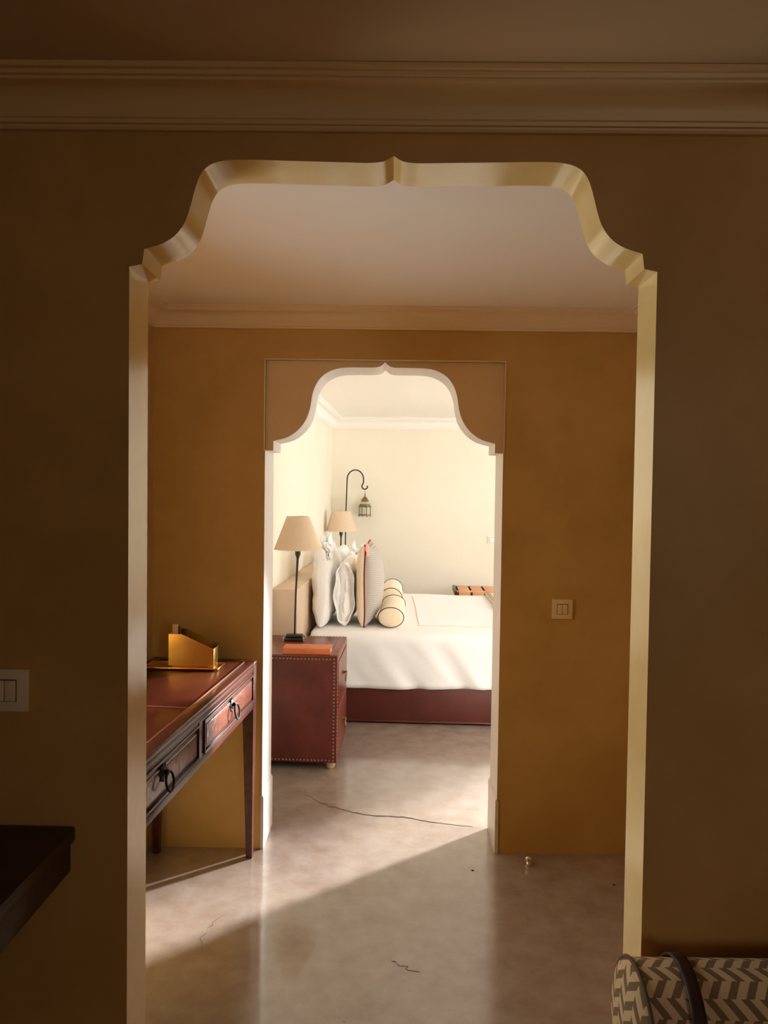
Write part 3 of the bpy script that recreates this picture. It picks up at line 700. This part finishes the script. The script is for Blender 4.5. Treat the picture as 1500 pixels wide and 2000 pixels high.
def duvet(u, v):
    # v runs across the bed: near hem -> top -> far hem ; u along x
    x = -bw + .035 + (2 * bw - .02) * u
    hem = .292; R = .06; topw = 2 * bh + .02 - 2 * R; arc = R * pi / 2
    total = 2 * hem + 2 * arc + topw; s = v * total
    wob = 0.0
    if s < hem:
        y = -bh - .010; z = ZT - R - hem + s; k = 1 - s / hem
        f1 = sin(20 * (x + .55 * (z - .4)) + 1.2 * sin(4 * x)) ; f2 = sin(38 * (x + .75 * z) + 2)
        env = .35 + .65 * max(0, sin(2.6 * x + 1.9))
        f3 = sin(55 * (x + 1.1 * (z - .3)) + 3 * sin(6 * x)); wob = -(.008 + .012 * f1 * env + .005 * f2 * env + .002 * f3 * env * env) * (.35 + .65 * k); y += wob; z += .006 * sin(5 * x + .8) * k
    elif s < hem + arc:
        a = (s - hem) / R; y = -bh - .010 + R * (1 - cos(a)); z = ZT - R + R * sin(a)
        k = 1 - (s - hem) / arc
        y -= (.006 + .006 * sin(20 * (x + .55 * (z - .4)) + 1.2 * sin(4 * x))) * .35 * k
    elif s < hem + arc + topw:
        y = -bh - .010 + R + (s - hem - arc); z = ZT
    elif s < hem + 2 * arc + topw:
        a = (s - hem - arc - topw) / R; y = bh + .010 - R + R * sin(a); z = ZT - R + R * cos(a)
    else:
        y = bh + .010; z = ZT - R - (s - hem - 2 * arc - topw)
    if z > ZT - .02: z += .007 * hnoise(x * 1.6, y * 1.6) * min(1, (z - ZT + .02) / .02)
    if u < .05: z -= (1 - u / .05) ** 2 * .012
    return Vector((x, y, z))
b = MB(); b.grid(duvet, 110, 90)
dv = b.build('duvet', M_COVER, bed, smooth=80)
md = dv.modifiers.new('thick', 'SOLIDIFY'); md.thickness = .012; md.offset = -1
# cord trim on the duvet top
def bl_(x, y): return Vector((x - (BXL + BXR) / 2, y - (BY0 + BY1) / 2, 0))
def trim_line(pts):
    P = []
    for i in range(len(pts) - 1):
        for q in range(14):
            t_ = q / 14; P.append(bl_(pts[i][0] * (1 - t_) + pts[i + 1][0] * t_, pts[i][1] * (1 - t_) + pts[i + 1][1] * t_))
    P.append(bl_(*pts[-1]))
    b = MB(); b.tube([(p.x, p.y, ZT + .0018 + .007 * hnoise(p.x * 1.6, p.y * 1.6)) for p in P], .0026, 6); b.build('cord_trim', M_TRIM, dv, smooth=60)
trim_line([(.07, 6.55), (.10, 5.9), (.125, 5.15), (.60, 5.165), (1.30, 5.18)])

# throw at the foot
t = thing('throw_blanket', 'camel throw with dark stripes folded across foot of bed', 'blanket', brm(.93, (BY0 + BY1) / 2, ZT + .009), BA)
def throwf(u, v):
    x = -.235 + .47 * u + .03 * (1 - v); y = -bh + .06 + (2 * bh - .12) * v
    return Vector((x, y, .004 + .003 * sin(9 * y + 4 * x)))
b = MB(); b.grid(throwf, 8, 40); tw = b.build('cloth', M_THROW, t, smooth=60); md = tw.modifiers.new('thick', 'SOLIDIFY'); md.thickness = .010; md.offset = 1
for xo in (.022, .040):
    b = MB(); b.tube([(throwf(xo / .47, v / 30) + Vector((0, 0, .0100))) for v in range(31)], .003, 6); b.build('stripe', nmat('taupe stripe wool', (.30, .22, .15), .9, .1), t, smooth=60)

# ------------------------------------------------------------------ pillows
def pillow_pt(u, v, W, H, T, side, pw=2.4, ex=.55, wr=0.0, seed=0.0):
    """u,v in -1..1 -> point; x thickness, y width, z height (0..H)"""
    p = max(0, (1 - abs(u) ** pw)) ** ex * max(0, (1 - abs(v) ** pw)) ** ex
    y = W / 2 * u * (1 - .07 * (1 - v * v) * abs(u)); z = H / 2 * v * (1 - .06 * (1 - u * u) * abs(v))
    x = side * T * p
    if wr: x += side * wr * p * (sin(9 * v + 4 * u + seed) + .6 * sin(15 * u - 7 * v + 2 * seed) + .5 * sin(21 * v + seed * 3))
    return Vector((x, y, z + H / 2))
def pillow_half(W, H, T, side, N=34, **k):
    b = MB()
    def f(a, c):
        u = -cos(pi * a); v = -cos(pi * c)
        return pillow_pt(u, v, W, H, T, side, **k)
    b.grid(f, N, N); return b
def tilt(o, ang, yaw=0): o.rotation_euler = (0, ang, BA + yaw)

def ruffle(parent, y0, y1, z0, h, x0, xw, seed, mat=M_SHEET):
    """crumpled pillowcase end: several overlapping wavy leaves"""
    rnd = random.Random(seed); b = MB()
    for q in range(4):
        ph = rnd.uniform(0, 6); xx = x0 + xw * (q / 3 - .5) * .7; top_ = h * rnd.uniform(.72, 1.0); lean = rnd.uniform(-.25, .35)
        def f(u, v):
            y = y0 + (y1 - y0) * u
            prof = max(0.03, sin(pi * min(1, max(0, .08 + .86 * u)))) ** .5 * (.78 + .22 * sin(11 * u + ph) + .10 * sin(23 * u + ph))
            z = z0 + top_ * v * prof
            x = xx + .016 * sin(13 * u + ph + 3 * v) * (.3 + .7 * v) + lean * h * v * .5 + .008 * sin(29 * u + 9 * v + ph)
            return Vector((x, y, z))
        b.grid(f, 26, 10)
    o = b.build('case_ruffle', mat, parent, smooth=80); md = o.modifiers.new('thick', 'SOLIDIFY'); md.thickness = .004
    return o
def case_mouth(parent, W, H, T, yoff, seed, pw=2.2):
    """open hem of the pillowcase at the near side: wavy lens-shaped tube with folds inside"""
    b = MB(); n = 44
    def lens(a, r, jy):
        v = cos(a); x = T * r * .56 * abs(sin(a)) ** .8 * (1 if sin(a) >= 0 else -1)
        return Vector((x + .006 * sin(6 * a + seed), yoff + jy + .010 * sin(3 * a + seed) + .005 * sin(9 * a), H / 2 + H * .44 * v * r))
    def f(u, v):
        a = 2 * pi * u
        return lens(a, .985 + .07 * (1 - v), -.045 * (1 - v))
    b.grid(f, n, 5, closeu=True)
    o = b.build('case_hem', M_SHEET, parent, smooth=80); md = o.modifiers.new('thick', 'SOLIDIFY'); md.thickness = .004
    b = MB()
    def g(u, v):
        a = 2 * pi * u; p = lens(a, .99 * (1 - v) + .02, .012 * v)
        p.y += .011 * sin(11 * p.z + 120 * p.x + 1.5 * sin(17 * p.z) + seed) * min(1, 3 * v) + .006 * sin(38 * p.z + 60 * p.x) * min(1, 3 * v) - .012
        return p
    b.grid(g, n, 18, closeu=True)
    b.build('folded_cloth', M_SHEET, parent, smooth=80)['label'] = 'crumpled inner fold of the pillowcase'
def white_pillow(label, x, y, z, W, H, T, ang, seed, mouth=False, ruf=None, yaw=0):
    t = thing('pillow', label, 'pillow', brm(x, y, z), 0, 'white bed pillows'); tilt(t, ang, yaw)
    pillow_half(W, H, T / 2, 1, wr=.005, seed=seed, ex=.30, pw=3.2).build('front_face', M_SHEET, t, smooth=80)
    pillow_half(W, H, T / 2, -1, wr=.005, seed=seed + 2, ex=.30, pw=3.2).build('back_face', M_SHEET, t, smooth=80)
    if mouth: case_mouth(t, W, H, T, -W / 2 + .035, seed)
    if ruf: ruffle(t, *ruf)
    return t
zb_ = ZT + .006
white_pillow('tall white pillow with ruffled top leaning on headboard, nearest the lamp', -.523, 5.315, zb_ - .004, .62, .515, .148, 0, 1.0,
             ruf=(-.30, -.10, .44, .165, .030, .06, 3))
white_pillow('tall white pillow leaning on headboard at far side of the bed', -.523, 6.27, zb_ - .004, .62, .43, .148, 0, 4.0)
white_pillow('smaller white pillow with open crumpled case end facing the doorway', -.371, 5.345, zb_, .60, .425, .116, 0, 2.2, mouth=True)
white_pillow('smaller white pillow with ruffled top standing behind the open-ended one', -.371, 6.17, zb_, .60, .40, .116, 0, 5.1,
             ruf=(-.30, -.05, .32, .17, .03, .08, 8))

# striped cushion with burgundy piping
t = thing('cushion', 'upright square cushion, grey striped front, cream back, burgundy piping', 'cushion', brm(-.236, 5.265, zb_ + .004), 0); tilt(t, 0)
W, H = .52, .535
pillow_half(W, H, .116, 1, ex=.46, pw=2.4).build('striped_front', M_STRIPE, t, smooth=80)
pillow_half(W, H, .066, -1, ex=.28, pw=3.4).build('cream_back', M_BEIGE, t, smooth=80)
def rim(W, H, n=30):
    P = []
    for e in range(4):
        for i in range(n):
            q = -cos(pi * i / n)
            u, v = ((q, -1), (1, q), (-q, 1), (-1, -q))[e]
            p = pillow_pt(u, v, W, H, 0, 1); P.append(p)
    return P
b = MB(); b.tube([(p.x + .003 * sin(i * .35), p.y, p.z) for i, p in enumerate(rim(W, H))], .0046, 8, closed=True); b.build('piping', M_BURG, t, smooth=70)
b = MB()
def tab(u, v): return Vector((.006 + .020 * u + .006 * sin(7 * v), -W / 2 - .004 + .012 * u, H - .075 + .085 * v))
b.grid(tab, 4, 8); o = b.build('corner_tab', M_PINK, t, smooth=80); md = o.modifiers.new('thick', 'SOLIDIFY'); md.thickness = .003

bolster('bolster', 'cream bolster with brown piping nearest the doorway side of bed', brm(-.062, 5.33, zb_ + .002), BA + pi / 2, .60, .083, .064, M_BEIGE, M_PIPE, 'cream bolsters on the bed')
bolster('bolster', 'cream bolster with brown piping lying behind the nearer one', brm(-.090, 6.03, zb_ + .002), BA + pi / 2 + radians(1), .58, .083, .082, M_BEIGE, M_PIPE, 'cream bolsters on the bed')

# ------------------------------------------------------------------ luggage rack
t = thing('luggage_rack', 'wooden luggage rack with tan leather straps beyond the bed', 'rack', brm(.80, 7.25, 0), BA)
RW, RD, RZ = .35, .22, .572
for s in (-1, 1):
    part('top_rail', M_WOOD, t, (-RW, RW, s * RD - .014, s * RD + .014, RZ - .045, RZ - .004), bevel=.003)
    part('side_rail', M_WOODK, t, (s * (RW - .012) - .012, s * (RW - .012) + .012, -RD - .012, RD + .012, RZ - .040, RZ + .004), bevel=.003)
for i in range(5):
    xa = -RW + .040 + i * .124
    part('strap', M_TAN, t, (xa, xa + .104, -RD - .016, RD + .016, RZ - .005, RZ), bevel=.0015)
    part('strap_end', M_TAN, t, (xa, xa + .104, -RD - .0185, -RD - .015, RZ - .060, RZ - .001), bevel=.001)
for sx in (-1, 1):
    for sy in (-1, 1):
        b = MB(); a = atan2(RZ - .05, 2 * RD * sy); Lg = sqrt((RZ - .04) ** 2 + (2 * RD) ** 2)
        mid = Vector((sx * (RW - .05 - .012 * sy), 0, (RZ - .03) / 2)); m = Matrix.Translation(mid) @ Matrix.Rotation(a, 4, 'X')
        b.box(-.010, .010, -Lg / 2, Lg / 2, -.015, .015, .003, rot=m); b.build('crossed_leg', M_WOOD, t)
